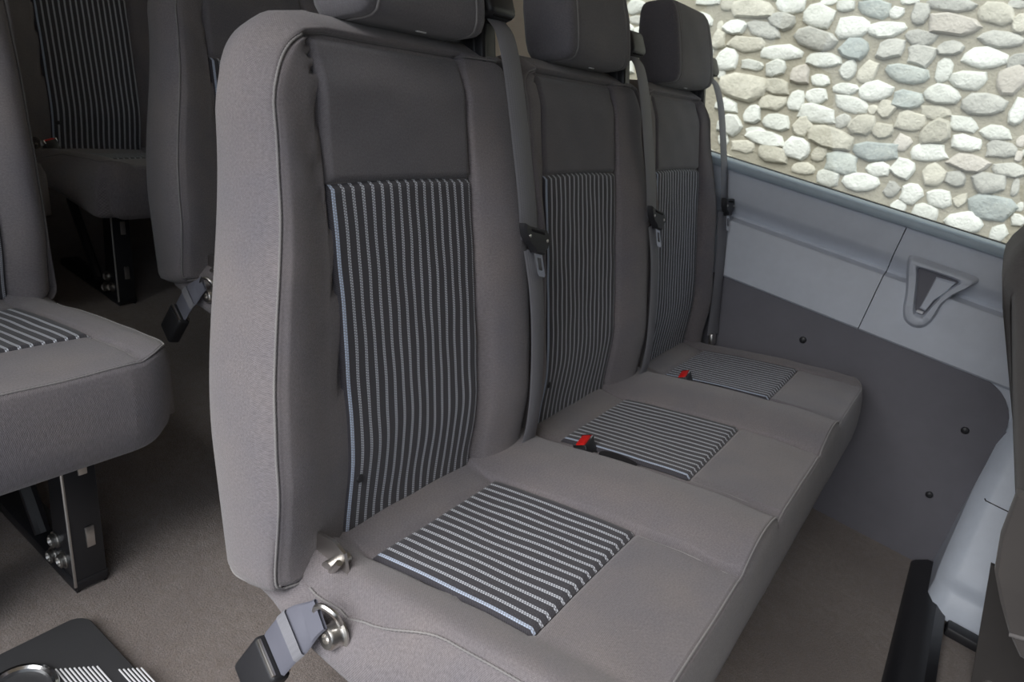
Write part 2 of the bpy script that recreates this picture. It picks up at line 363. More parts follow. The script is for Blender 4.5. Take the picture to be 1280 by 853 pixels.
STONES = [(-1.87,1.19,0.122,0.077,10,'W'),(-1.74,1.21,0.118,0.066,10,'W'),(-1.81,1.12,0.142,0.05,8,'G'),(-1.91,1.11,0.033,0.047,14,'T'),(-1.76,1.05,0.122,0.083,3,'W'),(-1.88,1.06,0.078,0.046,2,'W'),(-1.41,1.31,0.146,0.045,10,'W'),(-1.29,1.32,0.077,0.08,10,'T'),(-1.13,1.32,0.213,0.102,6,'T'),(-0.93,1.38,0.151,0.082,6,'W'),(-1.2,1.21,0.143,0.075,11,'W'),(-1.03,1.22,0.196,0.073,0,'G'),(-0.95,1.29,0.14,0.089,-1,'G'),(-1.29,1.19,0.038,0.053,8,'T'),(-1.27,1.12,0.078,0.098,11,'T'),(-1.1,1.13,0.198,0.077,7,'T'),(-1.18,1.02,0.138,0.116,3,'W'),(-1.02,1.03,0.134,0.053,3,'W'),(-0.89,1.13,0.221,0.068,12,'W'),(-1.19,0.94,0.049,0.056,14,'W'),(-1.04,0.9,0.257,0.135,9,'T'),(-0.89,1.04,0.107,0.088,12,'W'),(-0.74,1.04,0.108,0.1,-5,'P'),(-0.84,0.95,0.138,0.087,4,'T'),(-0.83,0.86,0.138,0.075,10,'T'),(-0.71,0.9,0.104,0.079,85,'W'),(-1.09,0.78,0.138,0.073,3,'W'),(-0.92,0.77,0.097,0.101,14,'W'),(-0.78,0.76,0.158,0.085,3,'W'),(-1.03,0.68,0.148,0.11,1,'W'),(-0.62,0.78,0.092,0.092,47,'T'),(-0.87,0.68,0.112,0.047,15,'W'),(-1.8,0.96,0.067,0.059,11,'W'),(-1.68,0.96,0.066,0.058,12,'T'),(-1.6,1.23,0.146,0.08,3,'G'),(-1.43,1.2,0.152,0.08,4,'W'),(-1.63,1.12,0.159,0.084,11,'T'),(-1.47,1.1,0.167,0.082,4,'G'),(-1.34,1.03,0.109,0.072,12,'W'),(-1.55,1.01,0.158,0.075,3,'W'),(-0.87,1.39,0.039,0.074,11,'W'),(-0.74,1.43,0.083,0.037,9,'W'),(-0.64,1.43,0.098,0.058,10,'W'),(-0.49,1.44,0.16,0.075,0,'B'),(-0.38,1.44,0.064,0.053,1,'W'),(-0.34,1.51,0.084,0.033,11,'W'),(-0.27,1.46,0.084,0.093,11,'G'),(-0.15,1.53,0.189,0.066,5,'G'),(0.06,1.52,0.165,0.089,5,'T'),(-0.09,1.44,0.216,0.1,2,'P'),(0.18,1.5,0.066,0.078,12,'T'),(0.13,1.58,0.088,0.04,2,'G'),(-0.76,1.35,0.147,0.12,-7,'W'),(-0.57,1.33,0.163,0.102,19,'W'),(-0.4,1.36,0.184,0.075,11,'W'),(-0.73,1.24,0.202,0.1,0,'G'),(-0.51,1.23,0.153,0.095,7,'B'),(-0.22,1.35,0.152,0.066,0,'G'),(-0.34,1.27,0.125,0.098,12,'G'),(-0.18,1.27,0.134,0.095,2,'G'),(-0.07,1.33,0.118,0.07,11,'G'),(0.14,1.42,0.18,0.069,3,'G'),(0.1,1.32,0.164,0.092,12,'W'),(0.24,1.34,0.086,0.066,13,'G'),(-0.65,1.14,0.17,0.072,3,'W'),(-0.5,1.12,0.084,0.093,12,'W'),(-0.4,1.14,0.105,0.081,75,'T'),(-0.22,1.17,0.216,0.085,-1,'B'),(-0.05,1.22,0.073,0.102,7,'W'),(0.08,1.21,0.147,0.081,7,'W'),(0.25,1.25,0.131,0.119,13,'P'),(-0.62,1.04,0.095,0.059,8,'W'),(-0.48,1.03,0.119,0.054,5,'W'),(-0.33,1.05,0.163,0.098,19,'W'),(-0.16,1.05,0.136,0.088,1,'B'),(-0.01,1.11,0.146,0.085,3,'W'),(0.19,1.11,0.179,0.105,14,'G'),(0.35,1.12,0.072,0.11,14,'W'),(-0.61,0.96,0.112,0.08,14,'W'),(-0.42,0.96,0.158,0.077,0,'W'),(-0.24,0.98,0.087,0.089,82,'T'),(-0.3,0.96,0.052,0.046,15,'T'),(-0.01,1.02,0.14,0.064,4,'T'),(-0.1,0.95,0.131,0.102,-5,'T'),(0.14,1.0,0.122,0.069,0,'W'),(0.3,1.0,0.137,0.068,6,'W'),(-0.57,0.87,0.202,0.093,2,'W'),(-0.42,0.86,0.072,0.056,14,'G'),(0.04,0.93,0.135,0.116,16,'T'),(-0.79,0.66,0.217,0.081,4,'W'),(-1.04,0.59,0.058,0.066,15,'W'),(-0.91,0.58,0.137,0.065,11,'T'),(-0.73,0.59,0.177,0.091,4,'T'),(-0.6,0.65,0.146,0.107,1,'W'),(-0.48,0.66,0.093,0.067,82,'T'),(-0.45,0.76,0.242,0.094,-2,'T'),(-0.34,0.65,0.167,0.105,11,'B'),(-0.53,0.56,0.133,0.061,7,'T'),(-0.38,0.55,0.113,0.08,7,'W'),(-0.2,0.58,0.174,0.087,9,'W'),(-0.2,0.76,0.224,0.093,11,'B'),(-0.15,0.67,0.115,0.072,6,'W'),(-0.32,0.87,0.12,0.102,15,'T'),(-0.21,0.87,0.104,0.068,10,'T'),(-0.42,0.87,0.075,0.061,15,'G'),(-0.04,0.59,0.082,0.067,84,'G'),(-0.09,0.84,0.08,0.076,5,'P'),(0.05,0.83,0.163,0.087,10,'W'),(0.2,0.92,0.13,0.07,3,'W'),(0.35,0.93,0.122,0.081,10,'G'),(0.25,0.83,0.182,0.082,8,'P'),(0.42,0.99,0.037,0.051,15,'P'),(0.44,0.92,0.037,0.053,15,'P'),(0.43,0.85,0.128,0.06,10,'G'),(-0.03,0.71,0.119,0.095,6,'W'),(0.12,0.72,0.103,0.109,18,'T'),(0.22,0.74,0.096,0.072,4,'G'),(0.37,0.76,0.143,0.092,17,'G'),(0.49,0.78,0.037,0.084,15,'G'),(0.06,0.6,0.102,0.089,2,'W'),(0.19,0.62,0.115,0.091,7,'W'),(0.29,0.64,0.074,0.054,66,'T'),(0.44,0.65,0.191,0.114,9,'B'),(0.03,0.52,0.076,0.055,3,'W'),(0.16,0.53,0.116,0.079,1,'W'),(0.36,0.54,0.165,0.107,6,'W'),(0.52,0.54,0.074,0.083,-3,'W'),(0.57,0.63,0.057,0.053,18,'W'),(0.42,0.49,0.04,0.024,20,'W'),(0.55,0.69,0.03,0.044,19,'W')]

# ------------------------------------------------------------------ the van body (setting)
G = 0.305            # floor is z = 0
YW = 1.262           # inner face of the side trim
def struct(o, label=None): return tag(o, label, None, None, 'structure')
def slab(name, x0, x1, y0, y1, z0, z1, mat, parent=None, r=0.0):
    b = MB().rbox(((x0 + x1) / 2, (y0 + y1) / 2, (z0 + z1) / 2), (x1 - x0, y1 - y0, z1 - z0), r)
    return b.build(name, mat, parent, False, None)
def extr(name, prof, x0, x1, mat, parent=None, nx=2, xf=None, sharp=28):
    """profile of (y, z) points swept along x; xf(i, x) may move a section end"""
    n = len(prof); V = []; F = []
    for k in range(nx):
        x = x0 + (x1 - x0) * k / (nx - 1)
        for i, (y, z) in enumerate(prof): V.append(Vector((xf(i, x) if xf else x, y, z)))
    for k in range(nx - 1):
        for i in range(n): F.append((k * n + i, k * n + (i + 1) % n, (k + 1) * n + (i + 1) % n, (k + 1) * n + i))
    F.append(tuple(range(n))); F.append(tuple((nx - 1) * n + i for i in range(n)))
    return recalc(mk(name, V, F, mat, parent, True, None, sharp))

struct(slab('floor', -2.4, 2.1, -0.66, 1.33, -0.06, 0.0, 'carpet'), 'grey-brown carpet covering the van floor')
struct(slab('ceiling', -2.4, 2.1, -0.66, 1.36, 1.52, 1.58, 'cream'))
struct(slab('wall_back', -2.46, -2.4, -0.66, 1.36, -0.06, 1.58, 'shell'))
wl = slab('wall_left', -2.4, 2.1, 1.295, 1.33, -0.06, 0.735, 'shell'); struct(wl, 'van side wall under the window')
slab('window_header', -2.4, 2.1, 1.28, 1.33, 1.30, 1.52, 'cream', wl)
slab('window_pillar', -1.02, -0.70, 1.262, 1.33, 0.735, 1.30, 'cream', wl, 0.012)
slab('window_pillar', -2.4, -2.1, 1.262, 1.33, 0.735, 1.30, 'cream', wl, 0.012)
slab('window_pillar', 1.50, 1.62, 1.262, 1.33, 0.735, 1.30, 'cream', wl, 0.012)
wr = slab('wall_right', -2.4, -0.50, -0.66, -0.62, -0.06, 0.82, 'shell'); struct(wr, 'van side wall beside the open sliding door')
slab('window_header', -2.4, -0.50, -0.66, -0.62, 1.32, 1.52, 'cream', wr)
slab('window_pillar', -0.72, -0.50, -0.66, -0.62, 0.82, 1.32, 'cream', wr)
slab('window_pillar', -2.4, -1.12, -0.66, -0.62, 0.82, 1.32, 'cream', wr)
struct(slab('fill_window', -1.12, -0.72, -0.642, -0.638, 0.82, 1.32, 'glass'), 'added van side window that lets light onto the rear seats')  # unseen window, added and sized to let cool light onto the rear seats
slab('door_pillar', 0.72, 2.1, -0.66, -0.62, -0.06, 1.52, 'shell', wr)  # unseen wall, narrows the doorway to dim the forward-facing surfaces
struct(slab('wall_front', 2.1, 2.16, -0.66, 1.36, -0.06, 1.52, 'shell'))  # unseen; windscreen opening walled shut to cut light from ahead

def window(name, x0, x1):
    b = MB()
    b.frame([(x0, .728), (x1, .728), (x1, 1.31), (x0, 1.31)], [(x0 + .012, .742), (x1 - .012, .742), (x1 - .012, 1.296), (x0 + .012, 1.296)], (0, 1.30, 0), (1, 0, 0), (0, 0, 1), (0, 1, 0), -.006, .016)
    f = b.build(name, 'rubber', None, False, None); struct(f, 'van side window with a thin black rubber seal')
    slab('pane', x0 + .010, x1 - .010, 1.305, 1.309, .740, 1.298, 'glass', f)
window('window_1', -0.70, 1.50)
window('window_2', -2.10, -1.02)

# upper trim with a shaded groove below the window, in two panels that meet at a seam, and a rounded sill on top
def arc(cy, cz, r, a0, a1, n=6): return [(cy + r * math.cos(math.radians(a0 + (a1 - a0) * i / n)), cz + r * math.sin(math.radians(a0 + (a1 - a0) * i / n))) for i in range(n + 1)]
up_prof = [(1.294, .468), (1.252, .468), (1.247, .473), (1.247, .598), (1.250, .604), (1.260, .607), (1.274, .610), (1.278, .615), (1.274, .624), (1.263, .638), (1.254, .648), (1.251, .658), (1.256, .712), (1.262, .722), (1.294, .722)]
t1 = extr('trim_1', up_prof, -2.38, 0.2905, 'trim'); struct(t1, 'lavender-grey plastic side panel with a long groove')
t2 = extr('trim_2', up_prof, 0.2925, 2.08, 'trim'); struct(t2, 'lavender-grey plastic side panel carrying the cup-shaped pocket')
sp = [(1.290, .718)] + arc(1.254, .728, .0115, -120, -270, 8) + [(1.290, .741)]
t3 = extr('trim_3', sp, -2.38, 2.08, 'sill'); struct(t3, 'blue-grey rounded sill strip below the window glass')
# charcoal kick panel with a rounded upper corner, three push clips
pts = [(-2.38, 0.0), (.655, 0.0), (.650, .30), (.645, .385)]
for i in range(9):
    a = math.radians(0 + 90 * i / 8); pts.append((.545 + .098 * math.cos(a), .372 + .098 * math.sin(a)))
pts += [(-2.38, .470)]
t4 = MB().prism(pts, (0, 0, 0), (1, 0, 0), (0, 0, 1), (0, -1, 0), -1.294, -1.257, 0.0).build('trim_4', 'dark_trim', None, True, 30); struct(t4, 'charcoal grained kick panel along the side wall')
for (x, z) in ((.190, .393), (.577, .345), (.579, .170), (-.42, .40), (-.9, .40)):
    MB().lathe((x, 1.258, z), (0, -1, 0), [(.0085, 0), (.0085, .002), (.007, .0045), (.003, .006), (.0008, .0062)], 16).build('push_clip', 'black', t4)
struct(slab('trim_6', .50, .70, 1.262, 1.294, .30, .50, 'trim'), 'pale trim behind the rounded corner of the kick panel')
# light trim to the right of the kick panel: slopes out to a ledge above the floor
tp = [(1.294, .50), (1.250, .47), (1.244, .44), (1.225, .385), (1.165, .250), (1.118, .130), (1.100, .090), (1.090, .080), (1.072, .076), (1.064, .068), (1.055, .012), (1.294, .012)]
def tx(i, x):
    y, z = tp[i]
    if x > 0.9: return x
    return x + 0.028 * ss(1.06, 1.25, 1.31 - y + 1.06) * 0 - (0.0 if y < 1.2 else 0.0)
def trim5(name, z_cut):
    pass
V = []; F = []; xs = [.640, .652, .668, .676, 1.4, 2.08]
n = len(tp)
for k, x in enumerate(xs):
    for i, (y, z) in enumerate(tp):
        inset = (0.045, 0.012, 0.003, 0, 0, 0)[k]
        yy = y if y > 1.28 else min(1.290, y + inset * (1.0 if z < .40 else .3))
        zz = z - (inset * 0.25 if .02 < z < .45 else 0)
        V.append(Vector((x + (0.012 * ss(.10, .30, .35 - z) if k < 4 else 0), yy, zz)))
for k in range(len(xs) - 1):
    for i in range(n): F.append((k * n + i, k * n + (i + 1) % n, (k + 1) * n + (i + 1) % n, (k + 1) * n + i))
F.append(tuple(range(n))); F.append(tuple((len(xs) - 1) * n + i for i in range(n)))
t5 = recalc(mk('trim_5', V, F, 'trim_blue', None, True, None, 50)); struct(t5, 'pale blue-grey plastic wheel arch cover with a ledge at the floor')
MB().tube([(.648, 1.2285, .248 + .006), (.664, 1.166, .2505), (.70, 1.1645, .250), (1.1, 1.1645, .250)], .0012, 6).build('panel_joint', 'black_matte', t5)

# ------------------------------------------------------------------ cup-shaped pocket on the side panel
pk = empty('trim_pocket', (.39, 1.247, .57)); tag(pk, 'moulded grey cup-shaped grab pocket on the side panel below the window', 'grab pocket')
def closed_spline(pts, n=6):
    P = [Vector((a, b, 0)) for a, b in pts]; N = len(P); out = []
    for i in range(N):
        a, b, c, d = P[i - 1], P[i], P[(i + 1) % N], P[(i + 2) % N]
        for k in range(n):
            t = k / n; q = 0.5 * ((2 * b) + (c - a) * t + (2 * a - 5 * b + 4 * c - d) * t * t + (3 * b - a - 3 * c + d) * t ** 3); out.append((q.x, q.y))
    return out
po = closed_spline([(-.062, .086), (-.050, .090), (.000, .090), (.055, .090), (.066, .084), (.060, .072), (.042, .048), (.030, .020), (.028, -.010), (.020, -.034), (.002, -.043), (-.018, -.036), (-.030, -.016), (-.040, .020), (-.056, .062)], 4)
pi_ = closed_spline([(-.044, .076), (-.036, .079), (.000, .080), (.034, .080), (.044, .076), (.036, .062), (.026, .042), (.018, .016), (.014, -.004), (.010, -.018), (.002, -.022), (-.008, -.018), (-.015, -.004), (-.024, .024), (-.036, .058)], 4)
def scal(P, k, cx=0.0, cy=.03): return [(cx + (x - cx) * k, cy + (y - cy) * k) for x, y in P]
V = []; F = []
levels = [(po, .0, 1.10), (po, -.008, 1.03), (po, -.016, .985), (po, -.020, .94), (pi_, -.021, 1.06), (pi_, -.017, 1.0), (pi_, -.002, .93)]
for P_, d, k in levels:
    for (x, z) in scal(P_, k): V.append(Vector((x, d, z)))
n = len(po)
for i in range(len(levels) - 1):
    for k in range(n): F.append((i * n + k, i * n + (k + 1) % n, (i + 1) * n + (k + 1) % n, (i + 1) * n + k))
recalc(mk('pocket_rim', V, F, 'trim', pk, True, None, 60))
MB().prism(scal(pi_, .95), (0, 0, 0), (1, 0, 0), (0, 0, 1), (0, -1, 0), 0.0005, .0025).build('pocket_floor', 'dark_trim', pk, False, None)  # charcoal puts the shade inside the cup into the floor's colour
MB().prism([(-.002, .070), (.036, .072), (.028, .046), (.014, .020), (.008, -.006), (-.004, -.004)], (0, 0, 0), (1, 0, 0), (0, 0, 1), (0, -1, 0), .002, .012, .004).build('pocket_tongue', 'trim', pk)
MB().rbox((0, -.006, -.012), (.014, .010, .006), .002).build('pocket_catch', 'white', pk)

# ------------------------------------------------------------------ stone wall outside
YS = 4.0
sw = slab('wall_stone', -9, 9, YS + .0, YS + .4, -0.8, 4.2, 'mortar'); struct(sw, 'rubble stone wall with sandy mortar outside the window')
struct(slab('ground', -14, 14, -14, YS, -0.85, -0.8, 'gravel'), 'gravel ground outside the van')
def stone_geo(w_, h_, ang, rnd):
    n = 10; w_ *= 1.16; h_ *= 1.2; ca, sa = math.cos(math.radians(ang)), math.sin(math.radians(ang)); ex = rnd.uniform(2.3, 3.4); ph = rnd.uniform(0, .5)
    R = []
    for k in range(n):
        a = 2 * math.pi * (k + ph) / n; c, s_ = math.cos(a), math.sin(a)
        r = (abs(c) ** ex + abs(s_) ** ex) ** (-1 / ex) * rnd.uniform(.76, 1.10)
        R.append((c * r, s_ * r))
    V = []; F = []; dep = min(w_, h_) * rnd.uniform(.16, .28); tx_, tz_ = rnd.uniform(-.15, .15), rnd.uniform(-.2, .2)
    for (k, d) in ((1.03, 0), (.97, .6), (.82, .95), (.45, 1.0)):
        for (x, z) in R:
            x1, z1 = x * k * w_ / 2, z * k * h_ / 2; dd = dep * d * (1 + tx_ * x + tz_ * z + rnd.uniform(-.10, .10) * (k < .9))
            V.append((x1 * ca - z1 * sa, -dd, x1 * sa + z1 * ca))
    for i in range(3):
        for k in range(n): F.append((i * n + k, i * n + (k + 1) % n, (i + 1) * n + (k + 1) % n, (i + 1) * n + k))
    F.append(tuple(3 * n + k for k in range(n)))
    return V, F
rnd = random.Random(11)
taken = []
for (x, z, w_, h_, a, t) in STONES:
    V, F = stone_geo(w_, h_, a, rnd)
    o = mk('stone', V, F, 's' + t, sw, True, None, 42); o.location = (x, YS + .001, z); taken.append((x, z, w_, h_))
# the rest of the wall in rough courses
fill = []; z = -0.75
while z < 4.15:
    hh = rnd.uniform(.07, .11); x = -8.9
    while x < 8.9:
        w_ = rnd.uniform(.09, .20); h_ = hh * rnd.uniform(.75, 1.0); cx, cz = x + w_ / 2, z + hh / 2 + .02 * math.sin(x * 3)
        x += w_ + rnd.uniform(.015, .045)
        # inside the surveyed patch only real gaps are filled
        if any(abs(cx - a) < (w_ + c) * .40 and abs(cz - b) < (h_ + d) * .40 for a, b, c, d in taken): continue
        fill.append((abs(cx + .45) / 1.3 + abs(cz - 1.0) / .6, cx, cz, w_ * .95, h_))
    z += hh + rnd.uniform(.012, .03)
fill.sort()
MATS = ['sW', 'sW', 'sT', 'sG', 'sB', 'sP']
for (_, cx, cz, w_, h_) in fill[:150]:
    V, F = stone_geo(w_, h_, rnd.uniform(-4, 16), rnd)
    o = mk('stone', V, F, rnd.choice(MATS), sw, True, None, 42); o.location = (cx, YS + .001, cz)
for m in ('sW', 'sT', 'sG'):
    b = MB()
    for (_, cx, cz, w_, h_) in fill[150:]:
        if rnd.random() < .0: continue
        if hash((round(cx, 3), round(cz, 3))) % 3 != ('sW', 'sT', 'sG').index(m): continue
        V, F = stone_geo(w_, h_, rnd.uniform(-4, 14), rnd); b.add([(v[0] + cx, v[1] + YS + .001, v[2] + cz) for v in V], F)
    if b.v: tag(b.build('far_stones', m, sw, True, 42), kind='stuff')

# ------------------------------------------------------------------ bench seats
PITCH = 0.445; WI = 0.2524; DI = 0.2254; SLOPE = 0.2265; WB = 0.2575; YB = 0.004; HB = 0.401
RC = 0.3137; BX, BZ = -0.0388, 0.020
NB = Vector((math.cos(RC), 0, math.sin(RC))); UB = Vector((-math.sin(RC), 0, math.cos(RC))); OB = Vector((BX, 0, BZ + G))
def bmap(y0):
    return lambda u, h, d: OB + Vector((0, y0 + u, 0)) + UB * h + NB * d
CS, SS = math.cos(SLOPE), math.sin(SLOPE)
def cmap(u, s, d): return Vector((s * CS - d * SS, u, s * SS + d * CS + G))

H0, H1 = -0.030, 0.556
def dens(a, b, knots, coarse=0.012, fine=0.0024, wd=0.010):
    out = [a]; x = a
    while x < b - 1e-6:
        near = min(abs(x - k) for k in knots); x = min(b, x + (fine if near < wd else coarse)); out.append(x)
    return out
def backrest(seat, y0, uA, uB, flare, rT0, rT1, root):
    """one backrest: pad with bolsters, striped insert, upper panel, seams"""
    mp = bmap(y0)
    def uL(h):
        r = rT0; b = uA - flare * ss(.50, .12, h)
        if h > H1 - r: b += r - math.sqrt(max(0, r * r - (h - (H1 - r)) ** 2))
        if h < H0 + .01: b += .01 - math.sqrt(max(0, .0001 - (H0 + .01 - h) ** 2))
        return b
    def uR(h):
        r = rT1; b = uB
        if h > H1 - r: b -= r - math.sqrt(max(0, r * r - (h - (H1 - r)) ** 2))
        if h < H0 + .02: b -= .02 - math.sqrt(max(0, .0004 - (H0 + .02 - h) ** 2))
        return b
    i0, i1 = YB, YB + WB
    def relief(u, h):
        body = 0.004 * hump((h + .03) / .50) - 0.020 * ss(.12, -.03, h) ** 1.3
        k = 1.0 - 0.72 * ss(.30, .50, h)
        if u < i0:
            t = (i0 - u) / (i0 - uL(h) + 1e-6); b = (0.020 * ss(0, .85, t) - .004 * ss(.88, 1., t)) * k
        elif u > i1:
            t = (u - i1) / (uR(h) - i1 + 1e-6); b = 0.030 * hump(t * .88 + .02, .8) * k - .014 * ss(.75, 1.0, t)
        else: b = -0.002 * hump((u - i0) / WB)
        top = -0.012 * ss(.50, .556, h)
        return body + b + top + 0.0012 * wob(u + y0, h)
    def zf(u, h):
        z = relief(u, h)
        z -= 0.005 * (gr(u, i0, .0035) + gr(u, i1, .0035))
        if i0 - .001 < u < i1 + .001: z -= 0.006
        if u < i0 - .004 and .34 < h < .48: z -= .006 * gr(u, i0 - .018 - .25 * (h - .42), .006) * hump((h - .34) / .14)
        return z
    cols_u = dens(uA, uB, [i0, i1, uA, uB]); cols = [(c - uA) / (uB - uA) for c in cols_u]
    rows = dens(H0, H1, [HB, H1, H1 - .03, H0, H0 + .02], .014, .004, .02)
    def bul(k): return lambda u, h, nx, ny: k * (1 + 1.5 * max(0, ny) ** 2 + .75 * ss(.30, .52, h) * max(0, -nx))
    rings = [(.0012, -.0035), (.0035, -.0035), (.0060, -.0045), (.0085, -.012), (bul(.0105), -.028), (bul(.0115), -.050), (bul(.0095), -.074), (bul(.003), -.093), (-.008, -.104), (-.030, -.109), (-.08, -.110)]
    def dpt(d): return lambda u, h, nx, ny: d * (.97 - .03 * ss(.2, .55, h)) - .012 * ss(.50, .556, h) * (d < -.02)
    rings = [(a, b if b > -.02 else dpt(b)) for a, b in rings]
    o, outl = pad('backrest', cols, rows, uL, uR, zf, rings, mp, 'fabric', seat)
    # beaded seam around the front outline, resampled to an even step
    P = [mp(u + n[0] * .003, h + n[1] * .003, zf(u, h) - .0012) for (u, h), n in outl]
    L = [0]
    for i in range(1, len(P)): L.append(L[-1] + (P[i] - P[i - 1]).length)
    tot = L[-1]; step = .0021; path = []; j = 0; k = 0
    while k * step < tot:
        d = k * step
        while j < len(L) - 2 and L[j + 1] < d: j += 1
        f = (d - L[j]) / max(1e-9, L[j + 1] - L[j]); path.append(P[j].lerp(P[j + 1], f)); k += 1
    MB().tube(path, lambda i: .0011 + .0007 * (i % 2), 5, True).build('seam', 'thread', o, True, None)
    # hem along the bottom of the side panels
    for (uu, sg) in ((uL(.0), -1),):
        hem = [mp(uu + sg * q[0], H0 + .003 + q[1], q[2]) for q in ((-.003, .001, -.004), (.004, -.001, -.022), (.006, -.003, -.05), (.004, -.003, -.076), (-.004, .0, -.094), (-.02, .002, -.106))]
        MB().tube(spline(hem, 6), .0022, 6).build('hem', 'thread', o, True, None)
    def bow(u, h, fu, fh): return u + .004 * (fh - .5) * (1 - 2 * fu) * 0, h + .004 * hump(fu) * (fh > .5) * (2 * fh - 1) - .006 * hump(fu) * (fh < .5) * (1 - 2 * fh) * 0
    panel('striped_panel', i0 + .0005, i1 - .0005, -.024, HB, 60, 70, relief, mp, 'stripe', o, .007, .007, bow)
    panel('upper_panel', i0 + .001, i1 - .001, HB + .001, H1 - .003, 40, 30, relief, mp, 'fabric_smooth', o, .007, .007)
    MB().lathe(mp(i0 + .020, .052, relief(i0 + .02, .05) - .001), NB, [(.006, 0), (.006, .002), (.0045, .0035), (.001, .004)], 14).build('fabric_button', 'black', o)
    return o, relief

def headrest(y0, uc, root):
    mp = bmap(y0); W, Hh, D = .222, .168, .092; h_base = .579
    hr = None
    # rounded, slightly tapered cushion
    V = []; F = []; NI, NJ = 40, 44; UV = []
    prof = []
    for j in range(NJ):
        a = 2 * math.pi * j / NJ; c, s_ = math.cos(a), math.sin(a); e = 5.5
        r = (abs(c) ** e + abs(s_) ** e) ** (-1 / e); prof.append((c * r, s_ * r))      # (depth, height) -1..1
    us = [-1 + 2 * i / (NI - 1) for i in range(NI)]
    for i, t in enumerate(us):
        e = 5.0; k = max(0.0, 1 - abs(t) ** e) ** (1 / e) if abs(t) < 1 else 0.0
        kk = .86 + .14 * k if abs(t) < .999 else .80
        for (cd, ch) in prof:
            u = uc + t * W / 2 * (1 - .05 * max(0, ch)); hh = h_base + Hh / 2 + ch * Hh / 2 * kk
            d = -.022 + cd * D / 2 * (kk * .6 + .4 * k if False else kk) * (1 - .14 * max(0, ch)) - .012 * (ch + 1) / 2
            g = -.0015 * (gr(abs(t), .80, .015))
            u_ = u; nm = math.hypot(cd, ch)
            V.append(mp(u_, hh + g * ch / nm, d + g * cd / nm + .0008 * wob(u + y0, hh)))
    for i in range(NI - 1):
        for j in range(NJ):
            q = (i * NJ + j, (i + 1) * NJ + j, (i + 1) * NJ + (j + 1) % NJ, i * NJ + (j + 1) % NJ); F.append(q)
            a, b = us[i] * W / 2, us[i + 1] * W / 2; c0, c1 = j * .011, (j + 1) * .011
            UV.append([(a, c0), (b, c0), (b, c1), (a, c1)])
    for i, sg in ((0, 1), (NI - 1, -1)):
        cen = sum((V[i * NJ + j] for j in range(NJ)), Vector()) / NJ + Vector((0, -sg * .006, 0)); V.append(cen); ci = len(V) - 1
        for j in range(NJ):
            F.append((i * NJ + j, i * NJ + (j + 1) % NJ, ci)); UV.append([(j * .011, 0), (j * .011 + .011, 0), (j * .011, .04)])
    hr = recalc(mk('headrest', V, F, 'fabric_smooth', root, True, UV))
    for i in (4, NI - 5):
        MB().tube([V[i * NJ + j] for j in range(NJ)], .0022, 6, True).build('seam', 'thread', hr, True, None)
    for du in (-.062, .062):
        MB().tube([mp(uc + du, .53, -.045), mp(uc + du, .62, -.035)], .006, 10).build('post', 'black', hr)
        MB().lathe(mp(uc + du, .553, -.043), UB, [(.016, 0), (.016, .012), (.013, .018), (.008, .018)], 16).build('post_collar', 'black', hr)
    MB().rbox(mp(uc + .012, .582, -.010), (.003, .018, .009), .0008, Matrix.Rotation(-RC, 3, 'Y')).build('care_label', 'white', hr)
    return hr

